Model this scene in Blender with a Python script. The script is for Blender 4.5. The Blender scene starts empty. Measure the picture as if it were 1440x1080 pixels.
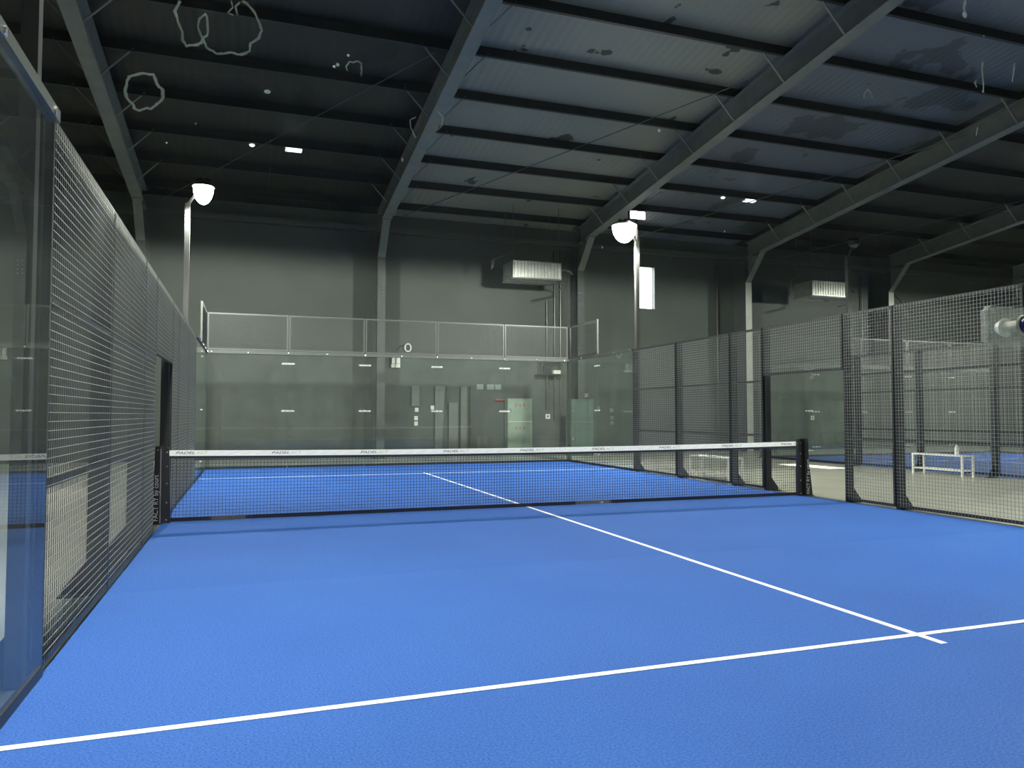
import bpy, bmesh, math, random
from mathutils import Vector, Matrix
random.seed(7)
C = bpy.context.scene.collection
PI = math.pi
R = math.radians

# ------------------------------------------------------------------ materials
def new_mat(name):
    m = bpy.data.materials.new(name); m.use_nodes = True
    nt = m.node_tree
    b = nt.nodes['Principled BSDF']
    return m, nt, b

def mat(name, col, rough=0.6, metal=0.0, noise=0.0, nscale=20.0, bump=0.0, bscale=80.0, spec=0.5, emis=None, estr=0.0):
    m, nt, b = new_mat(name)
    b.inputs['Roughness'].default_value = rough
    b.inputs['Metallic'].default_value = metal
    b.inputs['Specular IOR Level'].default_value = spec
    b.inputs['Base Color'].default_value = (*col, 1)
    tc = nt.nodes.new('ShaderNodeTexCoord')
    if noise > 0:
        n = nt.nodes.new('ShaderNodeTexNoise'); n.inputs['Scale'].default_value = nscale
        n.inputs['Detail'].default_value = 4
        nt.links.new(tc.outputs['Object'], n.inputs['Vector'])
        r = nt.nodes.new('ShaderNodeValToRGB')
        r.color_ramp.elements[0].position = 0.3; r.color_ramp.elements[1].position = 0.7
        r.color_ramp.elements[0].color = (*[c*(1-noise) for c in col], 1)
        r.color_ramp.elements[1].color = (*[min(1, c*(1+noise)) for c in col], 1)
        nt.links.new(n.outputs['Fac'], r.inputs['Fac'])
        nt.links.new(r.outputs['Color'], b.inputs['Base Color'])
    if bump > 0:
        n2 = nt.nodes.new('ShaderNodeTexNoise'); n2.inputs['Scale'].default_value = bscale
        n2.inputs['Detail'].default_value = 3
        nt.links.new(tc.outputs['Object'], n2.inputs['Vector'])
        bp = nt.nodes.new('ShaderNodeBump'); bp.inputs['Strength'].default_value = bump
        bp.inputs['Distance'].default_value = 0.01
        nt.links.new(n2.outputs['Fac'], bp.inputs['Height'])
        nt.links.new(bp.outputs['Normal'], b.inputs['Normal'])
    if emis:
        b.inputs['Emission Color'].default_value = (*emis, 1)
        b.inputs['Emission Strength'].default_value = estr
    return m

def glass_mat(name, tint, ior=1.65, dirt=0.0):
    m = bpy.data.materials.new(name); m.use_nodes = True
    nt = m.node_tree; nt.nodes.clear()
    out = nt.nodes.new('ShaderNodeOutputMaterial')
    tr = nt.nodes.new('ShaderNodeBsdfTransparent'); tr.inputs['Color'].default_value = (*tint, 1)
    gl = nt.nodes.new('ShaderNodeBsdfGlossy'); gl.inputs['Roughness'].default_value = 0.0
    gl.inputs['Color'].default_value = (0.95, 1, 0.97, 1)
    fr = nt.nodes.new('ShaderNodeFresnel'); fr.inputs['IOR'].default_value = ior
    geo = nt.nodes.new('ShaderNodeNewGeometry')
    inv = nt.nodes.new('ShaderNodeMath'); inv.operation = 'SUBTRACT'; inv.inputs[0].default_value = 1
    nt.links.new(geo.outputs['Backfacing'], inv.inputs[1])
    mu = nt.nodes.new('ShaderNodeMath'); mu.operation = 'MULTIPLY'
    nt.links.new(fr.outputs['Fac'], mu.inputs[0]); nt.links.new(inv.outputs[0], mu.inputs[1])
    mix = nt.nodes.new('ShaderNodeMixShader')
    nt.links.new(mu.outputs[0], mix.inputs[0]); nt.links.new(tr.outputs[0], mix.inputs[1]); nt.links.new(gl.outputs[0], mix.inputs[2])
    last = mix
    if dirt > 0:
        df = nt.nodes.new('ShaderNodeBsdfDiffuse'); df.inputs['Color'].default_value = (0.6, 0.65, 0.6, 1)
        tc = nt.nodes.new('ShaderNodeTexCoord')
        n = nt.nodes.new('ShaderNodeTexNoise'); n.inputs['Scale'].default_value = 2.5; n.inputs['Detail'].default_value = 5
        nt.links.new(tc.outputs['Object'], n.inputs['Vector'])
        mm = nt.nodes.new('ShaderNodeMath'); mm.operation = 'MULTIPLY'; mm.inputs[1].default_value = dirt
        nt.links.new(n.outputs['Fac'], mm.inputs[0])
        mx = nt.nodes.new('ShaderNodeMixShader')
        nt.links.new(mm.outputs[0], mx.inputs[0]); nt.links.new(mix.outputs[0], mx.inputs[1]); nt.links.new(df.outputs[0], mx.inputs[2])
        last = mx
    nt.links.new(last.outputs[0], out.inputs['Surface'])
    return m

def translucent_mat(name, col, alpha, rough=0.3):
    m, nt, b = new_mat(name)
    b.inputs['Base Color'].default_value = (*col, 1); b.inputs['Alpha'].default_value = alpha
    b.inputs['Roughness'].default_value = rough
    return m

def turf_mat():
    m, nt, b = new_mat('blue_turf')
    tc = nt.nodes.new('ShaderNodeTexCoord')
    n1 = nt.nodes.new('ShaderNodeTexNoise'); n1.inputs['Scale'].default_value = 90; n1.inputs['Detail'].default_value = 4
    n2 = nt.nodes.new('ShaderNodeTexNoise'); n2.inputs['Scale'].default_value = 0.8; n2.inputs['Detail'].default_value = 5
    for n in (n1, n2): nt.links.new(tc.outputs['Object'], n.inputs['Vector'])
    r1 = nt.nodes.new('ShaderNodeValToRGB')
    r1.color_ramp.elements[0].position = 0.25; r1.color_ramp.elements[1].position = 0.75
    r1.color_ramp.elements[0].color = (0.012, 0.078, 0.30, 1)
    r1.color_ramp.elements[1].color = (0.066, 0.178, 0.56, 1)
    nt.links.new(n1.outputs['Fac'], r1.inputs['Fac'])
    r2 = nt.nodes.new('ShaderNodeValToRGB')
    r2.color_ramp.elements[0].position = 0.35; r2.color_ramp.elements[1].position = 0.65
    r2.color_ramp.elements[0].color = (0.93, 0.93, 0.95, 1); r2.color_ramp.elements[1].color = (1, 1, 1, 1)
    nt.links.new(n2.outputs['Fac'], r2.inputs['Fac'])
    mx = nt.nodes.new('ShaderNodeMix'); mx.data_type = 'RGBA'; mx.blend_type = 'MULTIPLY'; mx.inputs[0].default_value = 1
    nt.links.new(r1.outputs['Color'], mx.inputs[6]); nt.links.new(r2.outputs['Color'], mx.inputs[7])
    nt.links.new(mx.outputs[2], b.inputs['Base Color'])
    b.inputs['Roughness'].default_value = 0.9; b.inputs['Specular IOR Level'].default_value = 0.15
    bp = nt.nodes.new('ShaderNodeBump'); bp.inputs['Strength'].default_value = 0.5; bp.inputs['Distance'].default_value = 0.01
    nt.links.new(n1.outputs['Fac'], bp.inputs['Height']); nt.links.new(bp.outputs['Normal'], b.inputs['Normal'])
    return m

def patch_mat(name, light, dark, thr, scale, rough=0.4):
    m, nt, b = new_mat(name)
    tc = nt.nodes.new('ShaderNodeTexCoord')
    n = nt.nodes.new('ShaderNodeTexNoise'); n.inputs['Scale'].default_value = scale; n.inputs['Detail'].default_value = 3
    nt.links.new(tc.outputs['Object'], n.inputs['Vector'])
    r = nt.nodes.new('ShaderNodeValToRGB'); r.color_ramp.interpolation = 'LINEAR'
    r.color_ramp.elements[0].position = thr; r.color_ramp.elements[1].position = thr+0.012
    r.color_ramp.elements[0].color = (*light, 1); r.color_ramp.elements[1].color = (*dark, 1)
    nt.links.new(n.outputs['Fac'], r.inputs['Fac']); nt.links.new(r.outputs['Color'], b.inputs['Base Color'])
    w = nt.nodes.new('ShaderNodeTexWave'); w.bands_direction = 'X'; w.inputs['Scale'].default_value = 1.6
    w.inputs['Distortion'].default_value = 0.3
    nt.links.new(tc.outputs['Object'], w.inputs['Vector'])
    bp = nt.nodes.new('ShaderNodeBump'); bp.inputs['Strength'].default_value = 0.25; bp.inputs['Distance'].default_value = 0.02
    nt.links.new(w.outputs['Fac'], bp.inputs['Height']); nt.links.new(bp.outputs['Normal'], b.inputs['Normal'])
    b.inputs['Roughness'].default_value = rough
    return m

M = dict(
    turf=turf_mat(),
    line=mat('white_line_paint', (0.88, 0.90, 0.92), 0.8, noise=0.04, nscale=60),
    concrete=mat('epoxy_concrete', (0.43, 0.44, 0.36), 0.28, noise=0.12, nscale=1.2, bump=0.05, bscale=6),
    wall=mat('dark_wall_paint', (0.070, 0.086, 0.076), 0.65, noise=0.08, nscale=0.7, bump=0.05, bscale=30),
    frame=mat('charcoal_steel', (0.013, 0.016, 0.017), 0.45, noise=0.1, nscale=8),
    wire=mat('mesh_wire', (0.29, 0.31, 0.27), 0.45, spec=0.6),
    darkwire=mat('dark_mesh_wire', (0.10, 0.11, 0.10), 0.45),
    upper=mat('grey_rail_steel', (0.080, 0.092, 0.080), 0.45, metal=0.0, noise=0.08, nscale=6),
    beam=mat('painted_roof_steel', (0.16, 0.175, 0.15), 0.5, noise=0.12, nscale=3),
    purlin=mat('dark_purlin_steel', (0.018, 0.022, 0.022), 0.55, noise=0.15, nscale=4),
    col=mat('column_paint', (0.075, 0.085, 0.082), 0.5, noise=0.12, nscale=3),
    litface=mat('lit_flange_tone', (0.42, 0.45, 0.38), 0.5, noise=0.06, nscale=4),  # lamplight on the column flange put into the colour
    pole=mat('pole_steel', (0.075, 0.078, 0.075), 0.35, metal=0.3, noise=0.05, nscale=5),
    silver=mat('bright_steel', (0.75, 0.76, 0.76), 0.22, metal=0.9),
    galv=mat('galvanised_sheet', (0.50, 0.53, 0.47), 0.3, metal=0.6, noise=0.15, nscale=5),
    black=mat('black_paint', (0.012, 0.013, 0.015), 0.4),
    blackgloss=mat('black_vinyl', (0.015, 0.014, 0.018), 0.22),
    cord=mat('black_net_cord', (0.010, 0.012, 0.022), 0.8),
    band=mat('white_net_band', (0.88, 0.90, 0.84), 0.6, noise=0.03, nscale=9),
    dark_ink=mat('dark_grey_ink', (0.06, 0.06, 0.07), 0.6),
    green_ink=mat('pale_green_ink', (0.45, 0.58, 0.25), 0.6),
    pale_ink=mat('pale_grey_ink', (0.62, 0.66, 0.60), 0.6),
    white_ink=mat('white_ink', (0.8, 0.8, 0.78), 0.6),
    white=mat('white_paint', (0.75, 0.76, 0.70), 0.4, noise=0.03, nscale=10),
    palegreen=mat('pale_green_cabinet', (0.33, 0.42, 0.34), 0.35, noise=0.06, nscale=5),
    darkgreen=mat('dull_green_cabinet', (0.10, 0.14, 0.12), 0.3, noise=0.08, nscale=5),
    red=mat('red_paint', (0.50, 0.06, 0.05), 0.5),
    board=mat('grey_board', (0.15, 0.17, 0.15), 0.7, noise=0.08, nscale=6),
    paper=mat('paper_notice', (0.30, 0.34, 0.33), 0.7),
    matte=mat('matte_black', (0.015, 0.016, 0.016), 0.8, bump=0.2, bscale=120),
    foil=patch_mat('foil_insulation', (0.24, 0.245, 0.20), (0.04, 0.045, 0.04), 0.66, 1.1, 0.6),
    ceilblue=patch_mat('dull_roof_sheet', (0.13, 0.15, 0.17), (0.06, 0.07, 0.08), 0.60, 0.7, 0.4),  # blue-grey of light reflected from the court put into the sheet colour
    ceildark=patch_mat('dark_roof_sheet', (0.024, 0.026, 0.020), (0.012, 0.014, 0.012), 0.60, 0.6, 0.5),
    glass=glass_mat('court_glass', (0.92, 0.95, 0.935), 1.62, dirt=0.05),
    nearglass=glass_mat('near_court_glass', (0.985, 0.995, 0.99), 1.30, dirt=0.006),
    residue=translucent_mat('dried_residue', (0.62, 0.68, 0.66), 0.38, 0.8),
    drop=translucent_mat('water_drop', (0.75, 0.85, 0.88), 0.55, 0.1),
    acrylic=translucent_mat('clear_acrylic', (0.85, 0.90, 0.86), 0.26, 0.1),
    plastic=translucent_mat('clear_plastic_wrap', (0.5, 0.5, 0.5), 0.16, 0.06),
    blue=mat('blue_washer', (0.03, 0.06, 0.35), 0.4),
    lamp=mat('lamp_diffuser', (1, 1, 1), 0.5, emis=(1, 0.98, 0.86), estr=45),
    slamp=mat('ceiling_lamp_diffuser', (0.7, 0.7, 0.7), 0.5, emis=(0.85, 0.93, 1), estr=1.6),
    pane=glass_mat('window_glass', (0.97, 0.97, 0.97), 1.45),
)

# ------------------------------------------------------------------ mesh builder
class MB:
    def __init__(s): s.v = []; s.f = []
    def box(s, x0, y0, z0, x1, y1, z1):
        n = len(s.v)
        s.v += [(x0,y0,z0),(x1,y0,z0),(x1,y1,z0),(x0,y1,z0),(x0,y0,z1),(x1,y0,z1),(x1,y1,z1),(x0,y1,z1)]
        s.f += [(n,n+3,n+2,n+1),(n+4,n+5,n+6,n+7),(n,n+1,n+5,n+4),(n+1,n+2,n+6,n+5),(n+2,n+3,n+7,n+6),(n+3,n,n+4,n+7)]
        return s
    def bar(s, a, b, w, h=None, up=(0,0,1)):
        h = w if h is None else h
        a = Vector(a); b = Vector(b); d = (b-a).normalized(); u = Vector(up)
        if abs(d.dot(u)) > 0.98: u = Vector((0,1,0))
        r = d.cross(u).normalized(); u = r.cross(d).normalized()
        n = len(s.v)
        for p in (a, b):
            for sx, sy in ((-1,-1),(1,-1),(1,1),(-1,1)):
                s.v.append(tuple(p + r*(sx*w/2) + u*(sy*h/2)))
        s.f += [(n,n+1,n+2,n+3),(n+7,n+6,n+5,n+4),(n,n+4,n+5,n+1),(n+1,n+5,n+6,n+2),(n+2,n+6,n+7,n+3),(n+3,n+7,n+4,n)]
        return s
    def cyl(s, a, b, r0, r1=None, seg=12):
        r1 = r0 if r1 is None else r1
        a = Vector(a); b = Vector(b); d = (b-a).normalized()
        u = Vector((0,0,1)) if abs(d.z) < 0.95 else Vector((1,0,0))
        r = d.cross(u).normalized(); u = r.cross(d).normalized()
        n = len(s.v)
        for p, rr in ((a, r0), (b, r1)):
            for i in range(seg):
                t = 2*PI*i/seg; s.v.append(tuple(p + r*(rr*math.cos(t)) + u*(rr*math.sin(t))))
        for i in range(seg):
            j = (i+1) % seg; s.f.append((n+i, n+seg+i, n+seg+j, n+j))
        s.f.append(tuple(n+i for i in range(seg))); s.f.append(tuple(n+seg+i for i in reversed(range(seg))))
        return s
    def tube(s, pts, r, seg=8, closed=False):
        pts = [Vector(p) for p in pts]; N = len(pts); n = len(s.v)
        for i, p in enumerate(pts):
            if closed: d = (pts[(i+1) % N]-pts[i-1]).normalized()
            else: d = (pts[min(i+1, N-1)]-pts[max(i-1, 0)]).normalized()
            u = Vector((0,0,1)) if abs(d.z) < 0.9 else Vector((0,1,0))
            a = d.cross(u).normalized(); u = a.cross(d).normalized()
            for k in range(seg):
                t = 2*PI*k/seg; s.v.append(tuple(p + a*(r*math.cos(t)) + u*(r*math.sin(t))))
        for i in range(N if closed else N-1):
            j = (i+1) % N
            for k in range(seg):
                l = (k+1) % seg; s.f.append((n+i*seg+k, n+i*seg+l, n+j*seg+l, n+j*seg+k))
        return s
    def lathe(s, c, prof, seg=14):
        n = len(s.v); cx, cy, cz = c
        for y, r in prof:
            for k in range(seg):
                t = 2*PI*k/seg; s.v.append((cx+r*math.cos(t), cy+y, cz+r*math.sin(t)))
        for i in range(len(prof)-1):
            for k in range(seg):
                l = (k+1) % seg; s.f.append((n+i*seg+k, n+i*seg+l, n+(i+1)*seg+l, n+(i+1)*seg+k))
        s.f.append(tuple(n+k for k in range(seg))); e = n+(len(prof)-1)*seg
        s.f.append(tuple(e+k for k in reversed(range(seg))))
        return s
    def prism(s, poly, axis, a, b):
        n = len(s.v); N = len(poly)
        for w in (a, b):
            for p, q in poly:
                s.v.append((w, p, q) if axis == 0 else (p, w, q) if axis == 1 else (p, q, w))
        s.f.append(tuple(n+i for i in range(N))); s.f.append(tuple(n+N+i for i in reversed(range(N))))
        for i in range(N):
            j = (i+1) % N; s.f.append((n+i, n+N+i, n+N+j, n+j))
        return s
    def dome(s, c, rx, ry, rz, seg=20, rings=8, full=False):
        n = len(s.v); cx, cy, cz = c
        top = PI if full else PI/2
        for i in range(rings+1):
            t = top*i/rings
            for k in range(seg):
                p = 2*PI*k/seg
                s.v.append((cx+rx*math.sin(t)*math.cos(p), cy+ry*math.sin(t)*math.sin(p), cz-rz*math.cos(t)))
        for i in range(rings):
            for k in range(seg):
                l = (k+1) % seg; s.f.append((n+i*seg+k, n+i*seg+l, n+(i+1)*seg+l, n+(i+1)*seg+k))
        if not full: s.f.append(tuple(n+rings*seg+k for k in range(seg)))
        return s
    def mesh(s, name, m):
        me = bpy.data.meshes.new(name); me.from_pydata(s.v, [], s.f)
        bm = bmesh.new(); bm.from_mesh(me)
        bmesh.ops.recalc_face_normals(bm, faces=bm.faces); bm.to_mesh(me); bm.free()
        me.materials.append(M[m] if isinstance(m, str) else m)
        return me
    def build(s, name, m, parent=None, smooth=False):
        me = s.mesh(name, m)
        if smooth:
            for p in me.polygons: p.use_smooth = True
        return put(name, me, parent)

def put(name, me, parent=None):
    o = bpy.data.objects.new(name, me); C.objects.link(o)
    if parent: o.parent = parent
    return o

def tag(o, label=None, cat=None, group=None, kind=None):
    if label: o['label'] = label
    if cat: o['category'] = cat
    if group: o['group'] = group
    if kind: o['kind'] = kind
    return o

def thing(name, label, cat, loc=(0,0,0), rz=0.0, group=None):
    o = bpy.data.objects.new(name, None); C.objects.link(o)
    o.location = loc; o.rotation_euler = (0, 0, rz); o.empty_display_size = 0.2
    return tag(o, label, cat, group)

def dup(root, loc, rz=None, label=None):
    r = root.copy(); C.objects.link(r); r.location = loc
    if rz is not None: r.rotation_euler = (0, 0, rz)
    if label: r['label'] = label
    for ch in list(root.children):
        c = ch.copy(); C.objects.link(c); c.parent = r
        for g in ch.children:
            d = g.copy(); C.objects.link(d); d.parent = c
    return r

def struct(name, mb, m):
    o = mb.build(name, m); o['kind'] = 'structure'; return o

def text_mesh(name, body, size, m, parent, loc, rot=(PI/2, 0, 0), shear=0.0, depth=0.0008, space=1.0, width=None):
    cu = bpy.data.curves.new(name+'_curve', 'FONT'); cu.body = body; cu.size = size
    cu.shear = shear; cu.extrude = depth; cu.space_character = space
    to = bpy.data.objects.new(name+'_tmp', cu); C.objects.link(to)
    bpy.context.view_layer.update()
    me = bpy.data.meshes.new_from_object(to); me.name = name
    bpy.data.objects.remove(to); bpy.data.curves.remove(cu)
    me.materials.clear(); me.materials.append(M[m])
    if width:
        xs = [v.co.x for v in me.vertices]; k = width/(max(xs)-min(xs))
        for v in me.vertices: v.co.x *= k
    o = put(name, me, parent); o.location = loc; o.rotation_euler = rot
    return o

ORD = ['first', 'second', 'third', 'fourth', 'fifth', 'sixth', 'seventh', 'eighth', 'ninth', 'tenth', 'eleventh', 'twelfth',
       'thirteenth', 'fourteenth', 'fifteenth', 'sixteenth', 'seventeenth', 'eighteenth', 'nineteenth', 'twentieth']
FZ = -0.012                                                     # concrete floor level, court turf top is z=0

# ------------------------------------------------------------------ building shell
YW = 14.4; YB = -16.0; XL = -14.0; XR = 36.0
S = 0.11                                                        # roof fall towards the far wall
Y0 = 14.0
def zb(y): return 7.30 + S*(Y0-y)                               # underside of the frames
def zp(y): return 7.88 + S*(Y0-y)                               # underside of the purlins
def zc(y): return 8.12 + S*(Y0-y)                               # roof sheets

struct('floor', MB().box(XL-.3, YB-.3, FZ-.2, XR+.3, YW+.3, FZ), 'concrete')
wx0, wx1, wz0, wz1 = 9.82, 10.50, 5.36, 6.97                    # narrow window in the far wall
w = MB()
w.box(XL-.3, YW, FZ, wx0, YW+.25, 8.4).box(wx1, YW, FZ, XR+.3, YW+.25, 8.4)
w.box(wx0, YW, FZ, wx1, YW+.25, wz0).box(wx0, YW, wz1, wx1, YW+.25, 8.4)
struct('wall_back', w, 'wall')
struct('wall_left', MB().box(XL-.3, YB, FZ, XL, YW, 12), 'wall')
struct('wall_right', MB().box(XR, YB, FZ, XR+.3, YW, 12), 'wall')
struct('wall_front', MB().box(XL-.3, YB-.3, FZ, XR+.3, YB, 12), 'wall')
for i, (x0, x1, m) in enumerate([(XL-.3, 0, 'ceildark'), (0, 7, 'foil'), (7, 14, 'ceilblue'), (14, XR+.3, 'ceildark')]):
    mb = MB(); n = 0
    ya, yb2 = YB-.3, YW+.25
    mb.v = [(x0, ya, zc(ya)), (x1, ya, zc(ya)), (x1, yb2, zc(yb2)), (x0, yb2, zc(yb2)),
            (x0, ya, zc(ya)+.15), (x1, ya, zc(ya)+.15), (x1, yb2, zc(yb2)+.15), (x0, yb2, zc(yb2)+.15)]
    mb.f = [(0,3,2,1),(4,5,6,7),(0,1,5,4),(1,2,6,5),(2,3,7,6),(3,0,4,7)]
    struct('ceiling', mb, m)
# window
wn = bpy.data.objects.new('window_1', None); C.objects.link(wn); wn.location = (wx0, YW, wz0); wn['kind'] = 'structure'
W_, H_ = wx1-wx0, wz1-wz0
fr = MB().box(-.03, -.02, -.03, 0.02, .12, H_+.03).box(W_-.02, -.02, -.03, W_+.03, .12, H_+.03)
fr.box(.02, -.02, -.03, W_-.02, .12, .02).box(.02, -.02, H_-.02, W_-.02, .12, H_+.03)
fr.build('window_frame', 'col', wn)
MB().box(.02, .05, .02, W_-.02, .06, H_-.02).build('window_pane', 'pane', wn)

# columns along the far wall
NAMES = {-7: 'leftmost, behind the left mesh fence', 0: 'rising behind the middle of the back glass',
         7: 'beside the hanging air unit and the conduits', 14: 'with a pale bracket, right of the narrow bright window', 21: 'far right, beside the second air unit',
         28: 'at the far right edge of the hall'}
def column(x, pale):
    t = thing('steel_column', 'steel column on the far wall, '+NAMES[x], 'column', (x, YW, FZ), group=None)
    m = MB()
    m.box(-.13, -.96, 0, .13, -.945, 7.3).box(-.13, -.02, 0, .13, 0, 7.3).box(-.006, -.945, 0, .006, -.02, 7.3)
    m.build('column_shaft', 'col', t)
    MB().box(-.18, -1.0, 0, .18, -.0, .02).build('base_plate', 'col', t)
    if pale:
        MB().box(-.135, -.975, 0.02, .135, -.962, 6.45).build('lit_flange_strip', 'litface', t)  # lit look of the inner flange, put in as a paler strip
    if not pale:
        for k in range(4):
            for sx in (-.06, .06): MB().cyl((sx, -.960, 5.3+.12*k), (sx, -1.0, 5.3+.12*k), .022, seg=6).build('splice_bolt', 'silver', t)
    return t
for x in (-7, 0, 7, 14, 21, 28): column(x, x in (14, 21))

# roof frames
PY = [13.2-1.77*k for k in range(17)]
BN = {-14: 'against the left wall', -7: 'leftmost in view, above the left fence', 0: 'above the middle of the near court', 7: 'running over the right floodlight',
      14: 'second from the right, over the far court', 21: 'rightmost pale one', 28: 'beyond the right edge of view', 35: 'by the right wall'}
for x in (-7, 0, 7, 14, 21, 28):
    t = thing('roof_beam', 'sloping steel roof beam with fly braces, '+BN[x], 'roof beam', (x, 0, 0))
    y0, y1 = YB, 13.44
    def slab(xa, xb, f, h):
        m = MB()
        m.v = [(xa, y0, f(y0)), (xb, y0, f(y0)), (xb, y1, f(y1)), (xa, y1, f(y1)),
               (xa, y0, f(y0)+h), (xb, y0, f(y0)+h), (xb, y1, f(y1)+h), (xa, y1, f(y1)+h)]
        m.f = [(0,3,2,1),(4,5,6,7),(0,1,5,4),(1,2,6,5),(2,3,7,6),(3,0,4,7)]
        return m
    slab(-.15, .15, zb, .018).build('bottom_flange', 'beam', t)
    slab(-.15, .15, lambda y: zp(y)-.02, .018).build('top_flange', 'beam', t)
    slab(-.005, .005, lambda y: zb(y)+.018, .54).build('web', 'beam', t)
    h = MB().prism([(13.44, 6.45), (13.44, zb(13.44)), (12.55, zb(12.55))], 0, -.005, .005)
    h.bar((0, 13.44, 6.45), (0, 12.55, zb(12.55)-.01), .24, .018)
    h.build('haunch', 'beam', t)
    MB().box(-.16, 12.72, zb(12.8)-.09, .16, 12.95, zb(12.9)+.005).build('end_bracket', 'upper', t)
    for k, y in enumerate(PY[:12]):
        if y > 13: continue
        for s in (-1, 1):
            MB().bar((s*.13, y, zb(y)+.03), (s*.72, y, zp(y)+.08), .05, .02).build('fly_brace', 'beam', t)
    for s in (-1, 1):
        pass
# purlins
for k, y in enumerate(PY):
    m = MB(); z = zp(y)
    m.box(XL, y-.004, z, XR, y+.004, z+.235)
    m.box(XL, y-.075, z, XR, y-.004, z+.012); m.box(XL, y+.004, z+.222, XR, y+.07, z+.235)
    m.box(XL, y-.075, z+.012, XR, y-.065, z+.035)
    o = m.build('roof_purlin', 'purlin')
    tag(o, 'dark steel roof purlin spanning the hall, %s counted from the far wall' % ORD[k], 'purlin', 'purlins under the roof')
# eave strut at the top of the far wall
es = MB().box(XL, 14.10, 7.42, XR, 14.30, 7.46).box(XL, 14.10, 7.46, XR, 14.12, 7.6)
tag(es.build('eave_rail', 'upper'), 'long pale grey steel eave rail along the top of the far wall', 'rail')

# bracing rods
def rod(name, a, b, r, label, m='upper'):
    return tag(MB().cyl(a, b, r, seg=6).build(name, m), label, 'rod')
rod('bracing_rod', (8.2, 13.3, 7.45), (13.8, 3.9, 8.75), .012, 'thin slanting roof bracing rod in the bay over the far court left half')
rod('bracing_rod', (15.0, 13.3, 7.35), (20.5, 5.5, 8.5), .012, 'thin slanting roof bracing rod left of the rightmost pale beam')
rod('bracing_rod', (0.6, 12.9, 7.7), (6.4, 3.2, 8.8), .012, 'thin slanting roof bracing rod under the pale foil ceiling')
rod('bracing_rod', (-6.4, 13.0, 7.6), (-0.5, 4.0, 8.7), .010, 'thin slanting roof bracing rod in the dark bay above the left floodlight')
rod('wall_tie_rod', (21.5, 14.3, 7.0), (27.6, 14.3, 2.6), .016, 'slanting tie rod on the far wall falling to the right')
rod('wall_tie_rod', (21.6, 14.3, 2.6), (27.6, 14.3, 7.0), .016, 'slanting tie rod on the far wall rising to the right')

# ------------------------------------------------------------------ courts
_cache = {}
def cached(key, fn):
    if key not in _cache: _cache[key] = fn()
    return _cache[key]

def mesh_panel(L, z0, z1, rails, label, loc, rz, group, fm='frame', wires=True):
    t = thing('mesh_fence_panel', label, 'fence panel', loc, rz, group)
    def fr():
        m = MB(); a = .04
        m.box(.01, .0, z0, .01+a, a, z1).box(L-.01-a, .0, z0, L-.01, a, z1)
        m.box(.01+a, 0, z0, L-.01-a, a, z0+a).box(.01+a, 0, z1-a, L-.01-a, a, z1)
        for r in rails: m.box(.01+a, 0.002, r-.02, L-.01-a, a, r+.02)
        return m.mesh('panel_frame', fm)
    put('panel_frame', cached(('f', L, z0, z1, tuple(rails), fm), fr), t)
    def wi():
        m = MB(); h = .0021
        n = int(round((L-.06)/.05))
        for i in range(1, n):
            x = .03+(L-.06)*i/n
            m.box(x-h, -.002, z0+.01, x+h, .002, z1-.01)
        n = int(round((z1-z0-.04)/.05))
        for i in range(1, n):
            z = z0+.02+(z1-z0-.04)*i/n
            m.box(.02, -.006, z-h, L-.02, -.002, z+h)
        return m.mesh('wire_mesh', 'wire' if fm == 'frame' else 'darkwire')
    put('wire_mesh', cached(('w', L, z0, z1, fm), wi), t)
    return t

def clamp_meshes():
    p = MB(); c = .006; w, h = .165, .0235
    poly = [(-w+c,-h),(w-c,-h),(w,-h+c),(w,h-c),(w-c,h),(-w+c,h),(-w,h-c),(-w,-h+c)]
    p.prism(poly, 1, -.0155, -.0075)
    d = MB().lathe((0, 0, 0), [(-.026, .005), (-.025, .007), (-.022, .007), (-.0215, .009), (-.0158, .012), (-.0156, .007), (.0062, .007), (.0063, .0125), (.0085, .0115), (.0088, .006), (.0105, .005)])
    return p.mesh('clamp_plate', 'acrylic'), d.mesh('clamp_bolt', 'white')
CL = clamp_meshes()
def glass_panel(L, label, loc, rz, group, m='glass', clamp=True, z1=3.0, zs=(.32, 1.5, 2.72), corner=False):
    t = thing('glass_panel', label, 'glass panel', loc, rz, group)
    def g(): return MB().box(.004, -.006, .06, L-.004, .006, z1-.04).mesh('glass_pane', m)
    put('glass_pane', cached(('g', L, z1, m), g), t)
    def e(): return MB().box(.004, -.014, .0, L-.004, .014, .06).mesh('bottom_rail', 'frame')
    put('bottom_rail', cached(('b', L), e), t)
    if clamp:
        for z in zs:
            p = put('glass_clamp', CL[0], t); p.location = (L, 0, z)
            for bx in (-.125, 0, .125):
                q = put('clamp_bolt', CL[1], p); q.location = (bx, 0, 0)
    return t

def post(h, label, loc, rz, group):
    t = thing('fence_post', label, 'post', loc, rz, group)
    put('post_tube', cached(('p', h), lambda: MB().box(-.04, .042, FZ, .04, .142, h).mesh('post_tube', 'frame')), t)
    def g():
        m = MB().prism([(.142, FZ+.012), (.31, FZ+.012), (.31, .04), (.142, .25)], 0, -.006, .006)
        m.box(-.07, .143, FZ, .07, .33, FZ+.012)
        return m.mesh('gusset_foot', 'frame')
    put('gusset_foot', cached('gf', g), t)
    return t

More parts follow.
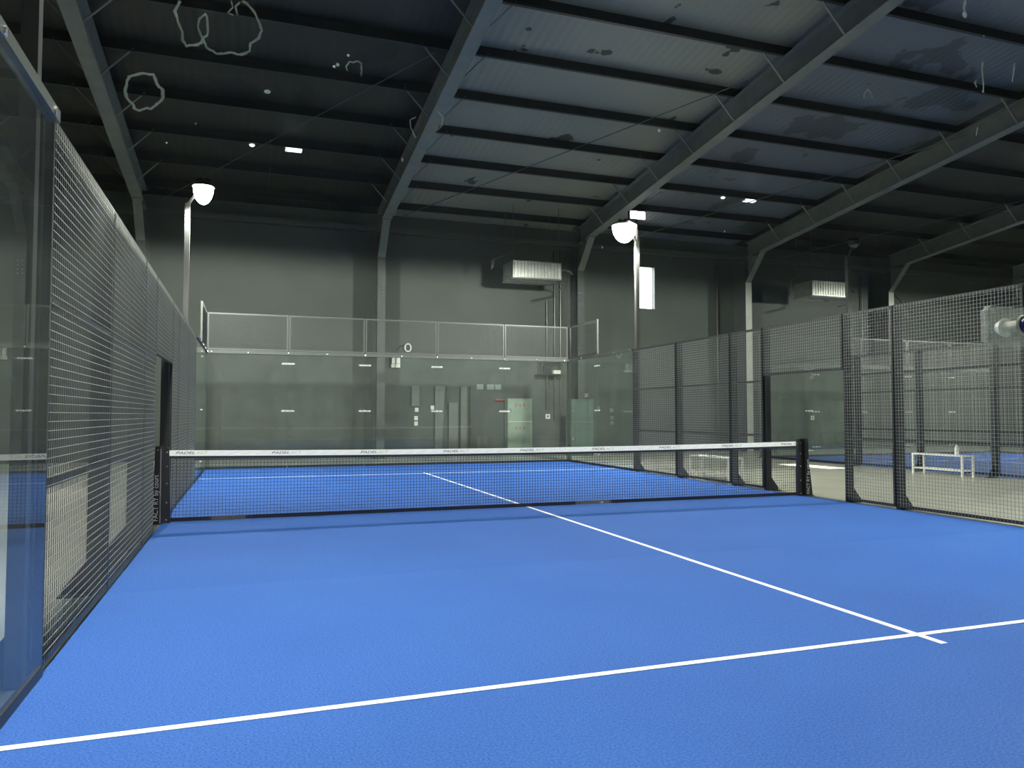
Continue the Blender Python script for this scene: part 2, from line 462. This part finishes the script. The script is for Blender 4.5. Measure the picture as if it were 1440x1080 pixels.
def top_rail(L, label, loc, rz, z=3.0):
    t = thing('top_rail', label, 'rail', loc, rz)
    (MB().box(0, -.03, z-.045, L, .05, z+.04) if L > 5 else MB().box(0, -.031, z-.035, L, .03, z+.03)).build('rail_bar', 'upper', t)
    n = max(1, int(L))
    for i in range(n+1):
        x = min(max(.12, i*L/n), L-.12)
        q = put('rail_bolt', cached('rb', lambda: MB().lathe((0, 0, 0), [(-.014, .012), (-.010, .022), (0, .022)], 10).mesh('rail_bolt', 'silver')), t)
        q.location = (x, -.031, z-.01)
    return t

def court(cx, cy, tag_, main):
    tf = thing('court_turf', 'blue artificial turf with white lines, floor of the %s' % tag_, 'turf', (cx, cy, 0))
    MB().box(-5, -10, FZ, 5, 10, 0).build('turf_carpet', 'turf', tf)
    for nm, a in (('service_line', (-4.98, 6.925, 4.98, 6.975)), ('service_line', (-4.98, -6.975, 4.98, -6.925)), ('centre_line', (-.025, -7.15, .025, 7.15))):
        m = MB(); z = .0025 if nm == 'service_line' else .0035
        m.box(a[0], a[1], .0004, a[2], a[3], z)
        m.build(nm, 'line', tf)
    for side, sx, rz in (('left', -1, PI/2), ('right', 1, -PI/2)):
        X = cx + sx*5; L0 = side == 'left'
        where = '%s side of %s' % (side, tag_)
        bays = [(-6,-4,'nearest the camera'), (-4,-2,'second nearest the camera'), (-2,-1,'just before the gateway'), (1,2,'just beyond the gateway'),
                (2,4,'second beyond the gateway'), (4,6,'joining the far glass')]
        for a, b, n in bays:
            mesh_panel(b-a, .03, 3.0, (1.0, 2.0), 'black mesh fence panel, %s, %s' % (where, n), (X, cy+(a if L0 else b), 0), rz, 'mesh fence panels')
        mesh_panel(2.0, 2.1, 3.0, (), 'short mesh panel above the gateway, %s' % where, (X, cy+(-1 if L0 else 1), 0), rz, 'mesh panels above gateways')
        pn = {-6:'where near glass ends', -4:'second from near glass', -2:'third from near glass', -1:'camera side of gateway', 1:'far side of gateway',
              2:'next beyond the gateway', 4:'second before far glass', 6:'where far glass starts'}
        for y in (-6, -4, -2, -1, 1, 2, 4, 6):
            post(3.0, 'dark fence post, %s, %s' % (where, pn[y]), (X, cy+y, 0), rz, 'fence posts')
        for a, b, n in ((6, 8, 'beside far fence end'), (8, 10, 'in far corner'), (-8, -6, 'beside near fence end'), (-10, -8, 'in near corner')):
            glass_panel(2.0, 'clear glass side panel, %s, %s' % (where, n), (X, cy+(a if L0 else b), 0), rz, 'court glass panels',
                        clamp=(L0 and (a == 6 or (main and a == -10))) or (not L0 and (a == 8 or (main and a == -8))))
            if a in (8, -10):
                mesh_panel(2.0, 3.05, 4.0, (), 'small grey mesh panel above corner glass, %s, %s end' % (where, 'far' if a == 8 else 'near'),
                           (X, cy+(a if L0 else b), 0), rz, 'upper mesh panels', fm='upper')
        for a, n in ((6, 'far'), (-10, 'near')):
            top_rail(4.0, 'grey rail on the side glass, %s, %s end' % (where, n), (X, cy+(a if L0 else a+4), 0), rz)
    pos = ['leftmost', 'second from left', 'middle', 'second from right', 'rightmost']
    for end, Y, rz, sx in (('far', 10, 0, -5), ('near', -10, PI, 5)):
        for i in range(5):
            x = -5+2*i
            start = x if end == 'far' else x+2
            nearmain = main and end == 'near'
            g = glass_panel(2.0, 'clear glass back panel, %s end of %s, %s' % (end, tag_, pos[i]), (cx+start, cy+Y, 0), rz, 'court glass panels',
                        m='nearglass' if nearmain else 'glass', clamp=(i < 4 if end == 'far' else (i > 0 and main)), zs=(.32, 1.482, 2.72))
            if nearmain and i == 0: globals()['NEAR_PANE'] = g
            if nearmain and i == 1: globals()['NEXT_PANE'] = g
            mesh_panel(2.0, 3.05, 4.0, (), 'grey mesh panel above back glass, %s end of %s, %s' % (end, tag_, pos[i]), (cx+start, cy+Y, 0), rz,
                       'upper mesh panels', fm='upper')
        top_rail(10.0, 'long grey rail on the back glass, %s end of %s' % (end, tag_), (cx+sx, cy+Y, 0), rz)
        for s in (-1, 1):
            t = thing('corner_post', 'square corner post, %s %s corner of %s' % (end, 'left' if s < 0 else 'right', tag_), 'post',
                      (cx+s*5.075, cy+(10.11 if Y > 0 else -10.11), 0), 0, 'court corner posts')
            MB().box(-.05, -.05, FZ, .05, .05, 4.0).build('post_tube', 'upper', t)
            MB().box(-.10, -.05, FZ, .10, .05+.05, FZ+.015).build('base_plate', 'frame', t)

court(0, 0, 'near court', True)
court(16.85, -.25, 'far right court', False)

# ------------------------------------------------------------------ marks on the near glass pane
RES = {'ring': [(-4.07, 1.6432), (-4.063, 1.6459), (-4.0553, 1.6459), (-4.0532, 1.6417), (-4.0511, 1.6369), (-4.048, 1.6344), (-4.0484, 1.627), (-4.0524, 1.6224), (-4.0559, 1.6185), (-4.0599, 1.6185), (-4.0644, 1.6156), (-4.068, 1.6169), (-4.0695, 1.6206), (-4.0736, 1.624), (-4.0752, 1.6294), (-4.0738, 1.6369), (-4.0724, 1.6416), (-4.07, 1.6432)], 'big': [(-4.0368, 1.709), (-4.0403, 1.6996), (-4.0381, 1.6913), (-4.0343, 1.6833), (-4.0347, 1.6774), (-4.0315, 1.6727), (-4.0247, 1.675), (-4.0205, 1.6769), (-4.0195, 1.6811), (-4.0167, 1.674), (-4.0092, 1.6705), (-4.0033, 1.6709), (-3.9979, 1.6735), (-3.9935, 1.6719), (-3.9886, 1.6732), (-3.9837, 1.6764), (-3.9832, 1.683), (-3.9772, 1.6882), (-3.9745, 1.6953), (-3.9768, 1.7021), (-3.9803, 1.7099), (-3.9865, 1.7159), (-3.9903, 1.717)], 'inner': [(-4.0195, 1.6811), (-4.0158, 1.6847), (-4.0166, 1.698), (-4.0177, 1.702), (-4.0224, 1.697), (-4.0234, 1.6892), (-4.0195, 1.6811)], 'hook': [(-3.9985, 1.7161), (-3.9973, 1.7104), (-4.0011, 1.7055), (-3.9967, 1.7045)], 'hook2': [(-3.9934, 1.7051), (-3.9952, 1.7119), (-3.9914, 1.7162)], 'small': [(-3.9043, 1.6719), (-3.9055, 1.6755), (-3.9032, 1.6802), (-3.8996, 1.6801), (-3.8959, 1.6819), (-3.8929, 1.6805), (-3.8923, 1.6744), (-3.8928, 1.6687)], 'arc1': [(-3.8448, 1.6212), (-3.8492, 1.6301), (-3.8499, 1.6364), (-3.8448, 1.6396)], 'arc2': [(-3.8257, 1.6479), (-3.8204, 1.6422), (-3.8211, 1.6357), (-3.8243, 1.6314), (-3.8275, 1.6284)], 'drip1': [(-3.1628, 1.7958), (-3.1642, 1.7862), (-3.1624, 1.7744), (-3.1628, 1.7615)], 'drip2': [(-3.1726, 1.7729), (-3.1762, 1.7681), (-3.1729, 1.7643)], 'drip3': [(-3.11, 1.8032), (-3.1116, 1.7942), (-3.1145, 1.7789)], 'drip4': [(-3.1876, 1.8663), (-3.1901, 1.8572), (-3.1892, 1.8506)], 'drip5': [(-3.1734, 1.7165), (-3.1761, 1.706)], 'arch': [(-3.3428, 1.7268), (-3.3416, 1.7333), (-3.3365, 1.7381), (-3.3316, 1.7348), (-3.3307, 1.7293)]}
DR = [(-3.9694, 1.6446, 0.00294, 0.8), (-3.1893, 1.8488, 0.00503, 1), (-3.9156, 1.6739, 0.00151, 1), (-3.9127, 1.6762, 0.00182, 1), (-3.9038, 1.6857, 0.00152, 1), (-3.1628, 1.7606, 0.00211, 1), (-3.1593, 1.8283, 0.00169, 1), (-3.1987, 1.8004, 0.001, 1), (-4.0237, 1.6107, 0.00085, 1), (-4.0447, 1.5926, 0.00101, 1), (-3.8566, 1.6002, 0.00155, 1.6), (-3.6005, 1.6584, 0.00211, 1), (-3.5259, 1.5637, 0.00144, 1), (-3.6634, 1.5375, 0.00136, 1)]
def ribbon(pts, w):
    # local coordinates of the pane: x_local = -3 - x, z stays (pane turned by 180 degrees)
    P = [Vector((-3-x, 0, z)) for x, z in pts]; Q = []
    for a, b in zip(P, P[1:]):
        for k in range(3): 
            p = a.lerp(b, k/3); Q.append(p + Vector((random.uniform(-1, 1), 0, random.uniform(-1, 1)))*w*.18)
    Q.append(P[-1]); m = MB()
    for i, p in enumerate(Q):
        d = (Q[min(i+1, len(Q)-1)]-Q[max(i-1, 0)]).normalized(); nrm = Vector((-d.z, 0, d.x))
        ww = w*random.uniform(.7, 1.25)/2
        for s, yy in ((-1, -.0065), (1, -.0065), (1, -.0068), (-1, -.0068)):
            m.v.append(tuple(p + nrm*(s*ww) + Vector((0, yy, 0))))
    for i in range(len(Q)-1):
        a = 4*i; b = a+4
        for k in range(4): m.f.append((a+k, a+(k+1) % 4, b+(k+1) % 4, b+k))
    m.f.append((0, 1, 2, 3)); n = 4*(len(Q)-1); m.f.append((n+3, n+2, n+1, n))
    return m
for k, pts in RES.items():
    wdt = {'ring': .0022, 'big': .0020, 'inner': .0016, 'drip1': .0016, 'drip2': .0016, 'drip4': .003}.get(k, .0013)
    ribbon(pts, wdt).build('dried_drip' if k.startswith('drip') else 'dried_residue_outline', 'residue', NEAR_PANE)
for x, z, r, a in DR:
    MB().dome((-3-x, -.0068, z), r*.8/a**.5, .0006, r*.8*a, 10, 6, full=True).build('dried_drop', 'drop', NEAR_PANE)
# coloured fittings on the clamp next to the camera
for o in [c for c in NEXT_PANE.children if c.name.startswith('glass_clamp') and abs(c.location.z-1.482) < .01]:
    MB().lathe((.125, 0, 0), [(.0090, .0095), (.0125, .0095)], 16).build('blue_washer', 'blue', o)
    MB().lathe((.125, 0, 0), [(.0128, .0050), (.020, .0055), (.022, .004)], 12).build('bolt_tip', 'black', o)

# ------------------------------------------------------------------ net
net = thing('padel_net', 'black net with a white printed top band across the near court', 'net', (0, 0, 0))
def ztop(x): return .885 + .038*(x/4.9)**2
N = 60
b = MB(); X0, X1 = -4.93, 4.88
for i in range(N+1):
    x = X0+(X1-X0)*i/N; z = ztop(x)
    for y, zz in ((-.012, z-.072), (.012, z-.072), (.014, z+.0), (-.014, z+.0)): b.v.append((x, y, zz))
for i in range(N):
    for k in range(4): b.f.append((4*i+k, 4*i+(k+1) % 4, 4*i+4+(k+1) % 4, 4*i+4+k))
b.f.append((0, 1, 2, 3)); b.f.append(tuple(4*N+k for k in (3, 2, 1, 0)))
band = b.build('top_band', 'band', net)
hem = MB()
for i in range(N):
    xa = X0+(X1-X0)*i/N; xb = X0+(X1-X0)*(i+1)/N
    hem.bar((xa, 0, ztop(xa)-.088), (xb, 0, ztop(xb)-.088), .012, .034)
hem.build('band_hem', 'cord', net)
nm = MB(); n = int((X1-X0)/.043); h = .0019
for i in range(n+1):
    x = X0+(X1-X0)*i/n
    nm.bar((x+random.uniform(-.002, .002), 0, .05), (x+random.uniform(-.002, .002), 0, ztop(x)-.08), 2*h)
for j in range(1, 18):
    f = j/18
    for i in range(30):
        xa = X0+(X1-X0)*i/30; xb = X0+(X1-X0)*(i+1)/30
        nm.bar((xa, 0, .05+(ztop(xa)-.13)*f), (xb, 0, .05+(ztop(xb)-.13)*f), 2*h)
nm.build('net_mesh', 'cord', net)
bb = MB()
for i in range(50):
    xa = X0+(X1-X0)*i/50; xb = X0+(X1-X0)*(i+1)/50
    bb.bar((xa, -.004, .034), (xb, -.004, .034), .014, .05)
bb.build('bottom_tape', 'blackgloss', net)
def wrap(xa, xb):
    m = MB(); n = int((xb-xa)/.03)
    for i in range(n+1):
        x = xa+(xb-xa)*i/n
        for k, z in enumerate((.008, .024, .042, .060)):
            m.v.append((x+random.uniform(-.008, .008), -.018-random.uniform(0, .022), z+random.uniform(-.005, .005)))
    for i in range(n):
        for k in range(3): m.f.append((4*i+k, 4*i+k+1, 4*i+5+k, 4*i+4+k))
    return m
wrap(-4.42, -4.0).build('loose_plastic_wrap', 'plastic', net)
wrap(.75, 1.35).build('loose_plastic_wrap', 'plastic', net)
for k in range(9):
    x = -4.86 + 1.178*k; z = ztop(x)-.050
    for side, y, rot in ((0, -.0145, (PI/2, 0, 0)),):
        o = text_mesh('dark_lettering', 'PADEL', .048, 'dark_ink', band, (x, y, z), rot, shear=.3, width=.23)
        o['label'] = 'dark slanted letters on the band'
        g = text_mesh('green_lettering', 'ACT', .048, 'green_ink', band, (x+.245, y, z), rot, shear=.3, width=.15)
        g['label'] = 'pale green slanted letters on the band'
    m = MB()
    for q_ in range(4):
        xx = x+.47+.17*q_
        if xx > 4.8: break
        zz = ztop(xx)-.036
        m.bar((xx, -.0143, zz-.018), (xx+.12, -.0143, zz+.016), .001, .004)
    if m.v: m.build('pale_stroke_print', 'pale_ink', band)

def net_post(s):
    t = thing('net_post', 'black tapered net post with white lettering at the %s end of the net' % ('left' if s < 0 else 'right'), 'net post', (s*5.0, 0, 0))
    m = MB().prism([(s*-.10, .0), (s*.02, .0), (s*.02, .96), (s*-.07, .96)], 1, -.035, .035)
    m.build('inner_plate', 'black', t)
    MB().prism([(s*.022, 0), (s*.17, 0), (s*.10, .62), (s*.085, .975), (s*.022, .975)], 1, -.07, .07).build('outer_body', 'black', t)
    MB().box(min(s*.012, s*.026), -.085, 0, max(s*.012, s*.026), -.071, .95).build('edge_strip', 'silver' if s < 0 else 'black', t)
    MB().box(min(0, s*.16)-.03, -.09, .0, max(0, s*.16)+.03, .09, .008).build('foot_plate', 'black', t)
    for z in (.04, .26, .5, .72, .9): MB().cyl((s*-.05, -.035, z), (s*-.05, -.043, z), .010, seg=8).build('screw', 'silver', t)
    MB().cyl((s*.055, -.07, .93), (s*.055, -.078, .93), .012, seg=8).build('screw', 'silver', t)
    # vertical lettering on the body, reading upwards
    text_mesh('white_lettering', 'FACT RY by court', .085, 'white_ink', t, (s*.075+.030, -.0712, .03), (PI/2, -PI/2, 0), width=.58)
    return t
net_post(-1); net_post(1)

# plain black strip laid on the floor outside the left fence
tag(MB().box(-5.30, -4.05, FZ, -5.15, -.6, .004).build('black_strip', 'matte'), 'black matte strip on the concrete floor outside the left fence', 'rubber strip')

# ------------------------------------------------------------------ floodlight poles
def light_spot(parent, loc, power, tilt):
    l = bpy.data.lights.new('lamp_light', 'SPOT'); l.energy = power; l.shadow_soft_size = .16; l.color = (1, .985, .90)
    l.spot_size = PI; l.spot_blend = .12
    o = bpy.data.objects.new('lamp_light', l); C.objects.link(o); o.parent = parent; o.location = loc
    o.rotation_euler = (tilt, 0, 0)
    return o
POWER = 1850
def lamp_pole(x, y, sx, sy, label, rect=False, power=POWER, hx=None, w=.05, lit=True, dr=(.22, .38)):
    t = thing('floodlight_pole', label, 'floodlight', (x, y, 0), 0, 'floodlight poles')
    MB().box(-w, -w, FZ, w, w, 5.75).build('pole', 'pole', t)
    MB().box(-w, -w-.0, FZ, w, .2 if sy > 0 else w, FZ+.015).build('base_plate', 'frame', t)
    hx = (.17 if hx is None else hx)*sx; hy = -.06*sy
    h = (hx, hy, 6.02)
    MB().bar((0, 0, 5.72), (hx, hy, 6.17), .04).build('bracket', 'pole', t)
    ho = MB().cyl((hx, hy, 6.10), (hx, hy, 6.20), dr[0]+.03, .16, 20)
    for k in range(8):
        a = PI*k/8; ho.bar((hx-.14*math.cos(a), hy-.14*math.sin(a), 6.23), (hx+.14*math.cos(a), hy+.14*math.sin(a), 6.23), .01, .06)
    ho.build('lamp_housing', 'frame', t)
    MB().dome((hx, hy, 6.10), dr[0], dr[0], dr[1]).build('lamp_diffuser', 'lamp' if lit else 'upper', t, True)
    if lit: light_spot(t, (hx, hy, 6.10-dr[1]-.18), power, R(9) if sy > 0 else R(-2))
    if rect:
        MB().box(-.22, -.05, 6.30, .22, .05, 6.52).build('square_lamp_housing', 'frame', t)
        MB().box(-.20, -.058, 6.32, .20, -.050, 6.50).build('square_lamp_face', 'lamp', t)
        MB().bar((0, 0, 5.74), (0, 0, 6.31), .04).build('mast_extension', 'pole', t)
    return t
lamp_pole(-5.22, 6.15, 1, 1, 'lit floodlight on a steel pole beyond the left fence, far end of the near court', hx=.30, dr=(.20, .36))
lamp_pole(5.22, 6.15, -1, 1, 'lit floodlight on a steel pole by the right side glass, with a square lamp above', rect=True, hx=.38, dr=(.30, .42))
lamp_pole(-5.085, -6.12, 1, -1, 'dark floodlight pole behind the near left side glass beside the nearest fence post', w=.04, hx=.3, power=.85*POWER)
lamp_pole(5.22, -6.15, -1, -1, 'floodlight pole on the right side of the near court at the camera end', power=.85*POWER)
lamp_pole(11.66, 5.90, 1, 1, 'unlit floodlight pole on left side of far right court, right of second air unit', lit=False, dr=(.12, .10))
lamp_pole(22.1, 5.9, -1, 1, 'floodlight pole on the far side of the far right court, far end', power=POWER)
lamp_pole(22.1, -6.4, -1, -1, 'floodlight pole on the far side of the far right court, camera end', power=POWER)

# small ceiling lamps and sensors under the purlins
def ceil_light(x, y, label):
    z = zp(y)-.02
    t = thing('ceiling_lamp', label, 'ceiling lamp', (x, y, z))
    MB().box(-.22, -.09, -.05, .22, .09, .0).build('lamp_body', 'white', t)
    MB().box(-.2, -.098, -.048, .2, -.09, -.004).box(-.2, -.08, -.056, .2, .08, -.05).build('lamp_cover', 'slamp', t)
    for s in (-.15, .15): MB().cyl((s, 0, 0), (s, 0, .05), .008, seg=6).build('hanger', 'upper', t)
def sensor(x, y, label):
    z = zp(y)
    t = thing('smoke_sensor', label, 'smoke sensor', (x, y, z))
    MB().dome((0, 0, -.03), .07, .07, .05, 12, 5).build('glowing_sensor_dome', 'slamp', t)  # dome glows like the lamp covers, though it is no lamp
    MB().cyl((0, 0, -.03), (0, 0, .01), .03, seg=8).build('sensor_base', 'white', t)
ceil_light(-2.95, 9.66, 'small white rectangular lamp under the dark roof left of the middle beam')
sensor(-3.98, 9.66, 'small white round sensor under the dark roof, left of the rectangular lamp')
ceil_light(11.25, 9.66, 'small white rectangular lamp under the roof above the far right court')
sensor(10.25, 9.66, 'small white round sensor under the roof right of the beam over the right floodlight')

# ------------------------------------------------------------------ hanging air units
def air_unit(x, label):
    t = thing('ducted_air_unit', label, 'air unit', (x, 12.07, 5.80), 0, 'hanging air units')
    L, D, H = 1.68, .98, .56
    MB().box(0, 0, 0, L, D, H).build('unit_casing', 'galv', t)
    g = MB()
    g.box(-.01, -.03, H-.03, L+.01, 0, H).box(-.01, -.03, 0, L+.01, 0, .03).box(-.01, -.03, .03, .03, 0, H-.03).box(L-.03, -.03, .03, L+.01, 0, H-.03)
    g.build('outlet_frame', 'silver', t)
    for i in range(14): MB().box(.05+i*.115, -.012, .03, .058+i*.115, -.002, H-.03).build('outlet_vane', 'upper', t)
    for px in (.05, L-.05):
        for py in (.08, D-.08):
            MB().cyl((px, py, H), (px, py, zp(12.07+py)-5.80+.1), .009, seg=6).build('hanger_rod', 'upper', t)
    MB().box(-.05, .05, -.04, L+.05, .09, 0).box(-.05, D-.09, -.04, L+.05, D-.05, 0).build('support_channel', 'frame', t)
    MB().tube([(L, .3, .38), (L+.25, .28, .40), (L+.42, .25, .36), (L+.5, .22, .25)], .035).build('bent_pipe', 'pole', t)
    MB().tube([(L, .3, -.02), (L+.28, .28, -.05), (L+.30, .26, -.18), (L+.2, .2, -.22), (L-.35, .15, -.36)], .022).build('drain_pipe', 'pole', t)
    MB().bar((-.52, .5, .62), (.15, .35, .93), .035).bar((-.52, .5, .62), (-.56, .5, .30), .03).bar((-.45, .5, .65), (-.52, .5, .35), .02).build('cable_tray_bracket', 'upper', t)
    return t
a1 = air_unit(3.98, 'shiny metal ducted air unit hanging left of the right floodlight')
dup(a1, (15.80, 12.07, 5.84), label='metal ducted air unit hanging above the far right court')
# conduits on the wall
def conduit(x, z0, z1, r, label):
    t = tag(MB().cyl((x, 14.30, z0), (x, 14.30, z1), r, seg=10).build('wall_conduit', 'pole'), label, 'conduit', 'conduits on the far wall')
conduit(6.05, 1.6, 5.45, .035, 'thin pale conduit running down the far wall, leftmost below the first air unit')
conduit(6.35, 1.2, 7.3, .03, 'dark conduit running up the far wall, middle one below the first air unit')
conduit(6.58, FZ, 7.3, .035, 'conduit running up the far wall, next to the steel column')
conduit(13.2, FZ, 7.2, .05, 'downpipe on the far wall left of the pale strip column')
conduit(20.3, FZ, 7.2, .03, 'thin conduit on the far wall between the second air unit and the rightmost column')

# ------------------------------------------------------------------ things on the far wall
def wallthing(name, label, cat, x, z, parts, y=None, group=None):
    t = thing(name, label, cat, (x, YW if y is None else y, z), 0, group)
    for pn, mb, m in parts: mb.build(pn, m, t)
    return t
def cabinet(x, w, h, mm, label, redtext, y=14.02):
    t = thing('fire_cabinet', label, 'cabinet', (x, y, FZ))
    MB().box(0, 0, 0, w, .36, h).build('cabinet_body', mm, t)
    for k, (z0, z1) in enumerate(((.05, h*.58), (h*.6, h-.03))):
        d = MB().box(.03, -.02, z0, w-.03, 0, z1).build('door', mm, t)
        MB().box(.07, -.035, (z0+z1)/2-.05, .11, -.02, (z0+z1)/2+.05).build('handle', 'silver', d)
        if redtext:
            m = MB(); zc_ = z1-.22
            for g in range(3):
                gx = w*.5-.19+g*.14
                m.box(gx, -.023, zc_, gx+.09, -.02, zc_+.012).box(gx, -.023, zc_+.045, gx+.09, -.02, zc_+.057).box(gx+.038, -.023, zc_-.03, gx+.05, -.02, zc_+.085)
                m.box(gx+.01, -.023, zc_-.03, gx+.08, -.02, zc_-.02)
            m.build('red_sign', 'red', d)
    MB().box(.0, -.03, h*.585, w, -.0, h*.6).build('middle_strip', 'white' if redtext else 'silver', t)
    MB().box(-.01, -.03, h-.02, w+.01, .36, h).build('cabinet_top', mm, t)
    return t
cabinet(4.48, .90, 1.96, 'palegreen', 'tall pale green cabinet with red signs against the far wall behind the glass', True)
cabinet(6.33, .87, 1.93, 'darkgreen', 'dull green cabinet with a bright middle strip behind the far right glass corner', False, 12.9)
tag(MB().box(4.12, 14.3, 1.88, 4.48, 14.4, 1.93).build('red_wall_bar', 'red'), 'thin red bar on the far wall at the top left of the pale cabinet', 'bar')
wallthing('wall_sign', 'small pale sign on the far wall above the dull green cabinet', 'sign', 7.12, 2.03,
          [('sign_board', MB().box(0, -.03, 0, .58, 0, .13), 'board'), ('sign_border', MB().box(.02, -.034, .012, .56, -.03, .022).box(.02, -.034, .108, .56, -.03, .118).bar((.05, -.033, .08), (.5, -.033, .05), .002, .012), 'white')])
wallthing('twin_speaker_box', 'pair of pale boxes fixed to the far wall right of the middle column', 'box', .50, 2.95,
          [('upper_box', MB().box(0, -.12, .13, .11, 0, .38).box(.15, -.12, .13, .28, 0, .38), 'white'), ('lower_box', MB().box(-.02, -.12, 0, .10, 0, .12).box(.13, -.12, 0, .28, 0, .12), 'white')])
t = thing('cable_coil', 'small white coil of cable hanging on the far wall above the glass', 'cable', (1.05, 14.34, 3.63))
MB().tube([(.10*math.cos(a), 0, .13*math.sin(a)) for a in [2*PI*i/16 for i in range(16)]], .028, 8, True).build('coil', 'white', t)
MB().tube([(-.08, .03, .1), (-.25, .04, .05), (-.35, .05, -.1), (-.36, .05, -.3)], .012).build('cable_tail', 'black', t)
t = thing('electrical_rack', 'small open metal rack of equipment on the far wall by the right corner post', 'rack', (5.74, 13.98, 2.8))
f = MB()
for x in (0, .76):
    for y in (0, .36): f.box(x-.012, y-.012, 0, x+.012, y+.012, .42)
f.build('rack_frame', 'upper', t)
MB().box(-.14, 0, -.02, .8, .38, .0).box(-.0, 0, .42, .8, .38, .44).build('shelf', 'frame', t)
MB().box(.45, .03, .03, .72, .3, .16).build('white_device', 'white', t)
MB().box(.1, .1, .0, .4, .3, .30).build('dark_device', 'black', t)
for k, (x, wd) in enumerate(((3.35, .24), (3.72, .26), (4.02, .22))):
    tag(MB().box(x+.12, 14.385, 2.26, x+.12+wd, 14.4, 2.44).build('paper_notice', 'paper'), 'pale paper notice on the far wall, %s of three left of the pale cabinet' % ('leftmost', 'middle', 'rightmost')[k], 'notice', 'paper notices in a row')
wallthing('wall_socket', 'small white square socket on the far wall between the two cabinets', 'socket', 6.03, 1.24,
          [('socket_plate', MB().box(0, -.02, 0, .17, 0, .17), 'white'), ('socket_hole', MB().box(.055, -.024, .06, .115, -.02, .12), 'black')])
wallthing('wall_socket', 'small white socket on the far wall behind the far right court glass', 'socket', 17.65, 1.18,
          [('socket_plate', MB().box(0, -.02, 0, .17, 0, .17), 'white'), ('socket_hole', MB().box(.055, -.024, .06, .115, -.02, .12), 'black')])
# boards leaning on the wall
def board(x0, x1, z0, z1, label, dx=0.0):
    o = MB().prism([(x0, z0), (x1, z0), (x1+dx, z1), (x0, z1)], 1, 14.30, 14.34)
    tag(o.build('leaning_board', 'board'), label, 'board')
board(1.18, 1.44, 1.67, 2.36, 'short grey board hung on the far wall, leftmost of the grey boards')
board(1.98, 2.22, FZ, 2.36, 'tall grey board leaning on the far wall, second of the grey boards', .10)
board(2.46, 2.78, FZ, 1.80, 'lower wide grey board leaning on the far wall, third of the grey boards')
board(2.88, 3.10, FZ, 2.36, 'tall narrow grey board leaning on the far wall, rightmost of the grey boards')
tag(MB().cyl((3.24, 14.3, FZ), (3.24, 14.3, 2.36), .03, seg=8).build('upright_tube', 'upper'), 'thin pale upright tube against the far wall beside the grey boards', 'tube')
tag(MB().cyl((2.40, 14.36, 1.6), (2.42, 14.36, 2.36), .015, seg=8).build('upright_rod', 'upper'), 'short thin rod on the far wall between the grey boards', 'rod')
for k, (x, z) in enumerate(((1.76, 1.55), (1.22, 1.48), (1.2, 1.2), (1.2, 1.02))):
    tag(MB().box(x+.08, 14.34, z, x+.20, 14.4, z+.14).build('switch_box', 'white'), ('white switch box on the far wall left of the second grey board', 'white switch box under the short grey board',
        'upper small pale box below the short grey board', 'lower small pale box below the short grey board')[k], 'switch box')

# ------------------------------------------------------------------ white benches in the aisle
def bench(loc, L, Wd, rz, label):
    t = thing('white_bench', label, 'bench', loc, rz, 'white benches in the aisle')
    h = .46
    for x in (0, Wd):
        for y in (0, L): MB().box(x-.02, y-.02, 0, x+.02, y+.02, h).build('leg', 'white', t)
    MB().box(-.02, -.02, h, Wd+.02, L+.02, h+.03).build('seat', 'white', t)
    m = MB()
    for x in (0, Wd): m.box(x-.012, .02, .13, x+.012, L-.02, .16)
    for y in (0, L): m.box(.02, y-.012, .13, Wd-.02, y+.012, .16)
    m.build('stretcher', 'white', t)
    return t
bench((10.95, 1.90, FZ), 1.30, .33, 0, 'white metal frame bench in the aisle beside the far right court fence')
bench((5.50, 2.79, FZ), 1.45, .33, 0, 'white metal frame bench in the aisle just outside the right mesh fence')
t = thing('plastic_bottle', 'white plastic bottle standing on the aisle bench by the far right court', 'bottle', (11.10, 2.15, FZ+.49))
MB().cyl((0, 0, 0), (0, 0, .16), .045, seg=14).cyl((0, 0, .16), (0, 0, .21), .045, .018, seg=14).build('bottle_body', 'white', t)
MB().cyl((0, 0, .21), (0, 0, .24), .02, seg=10).build('bottle_cap', 'white', t)

# hanging wires
tag(MB().cyl((-3.55, 9.0, 7.0), (-3.55, 9.0, 8.4), .006, seg=5).build('hanging_wire', 'upper'), 'thin wire hanging from the dark roof left of the middle beam', 'wire')

# ------------------------------------------------------------------ sun and world
sun = bpy.data.lights.new('sun_light', 'SUN'); sun.energy = 45; sun.angle = R(.5); sun.color = (1, .97, .92)
so = bpy.data.objects.new('sun_light', sun); C.objects.link(so)
d = Vector((10.48-10.16, 6.0-14.4, 0-6.16)).normalized()
so.rotation_euler = d.to_track_quat('-Z', 'Y').to_euler(); so.location = (9, 20, 12)
wd = bpy.data.worlds.new('world'); bpy.context.scene.world = wd; wd.use_nodes = True
bg = wd.node_tree.nodes['Background']; bg.inputs[0].default_value = (.95, .97, 1, 1); bg.inputs[1].default_value = 6.0

# ------------------------------------------------------------------ camera
cam = bpy.data.cameras.new('camera'); co = bpy.data.objects.new('camera', cam); C.objects.link(co)
yaw, pitch = 0.33609, 0.04103
fw = Vector((math.sin(yaw)*math.cos(pitch), math.cos(yaw)*math.cos(pitch), math.sin(pitch)))
co.rotation_euler = fw.to_track_quat('-Z', 'Y').to_euler()
co.location = (-3.9808, -10.6399, 1.3772)
cam.sensor_width = 36; cam.lens = 1061.3/1440*36; cam.clip_start = .02; cam.clip_end = 200
sc = bpy.context.scene; sc.camera = co
sc.view_settings.view_transform = 'Standard'; sc.view_settings.look = 'None'
sc.view_settings.gamma = 1; sc.view_settings.use_curve_mapping = False
sc.view_settings.exposure = 0.18
sc.cycles.transparent_max_bounces = 24
sc.cycles.max_bounces = 8
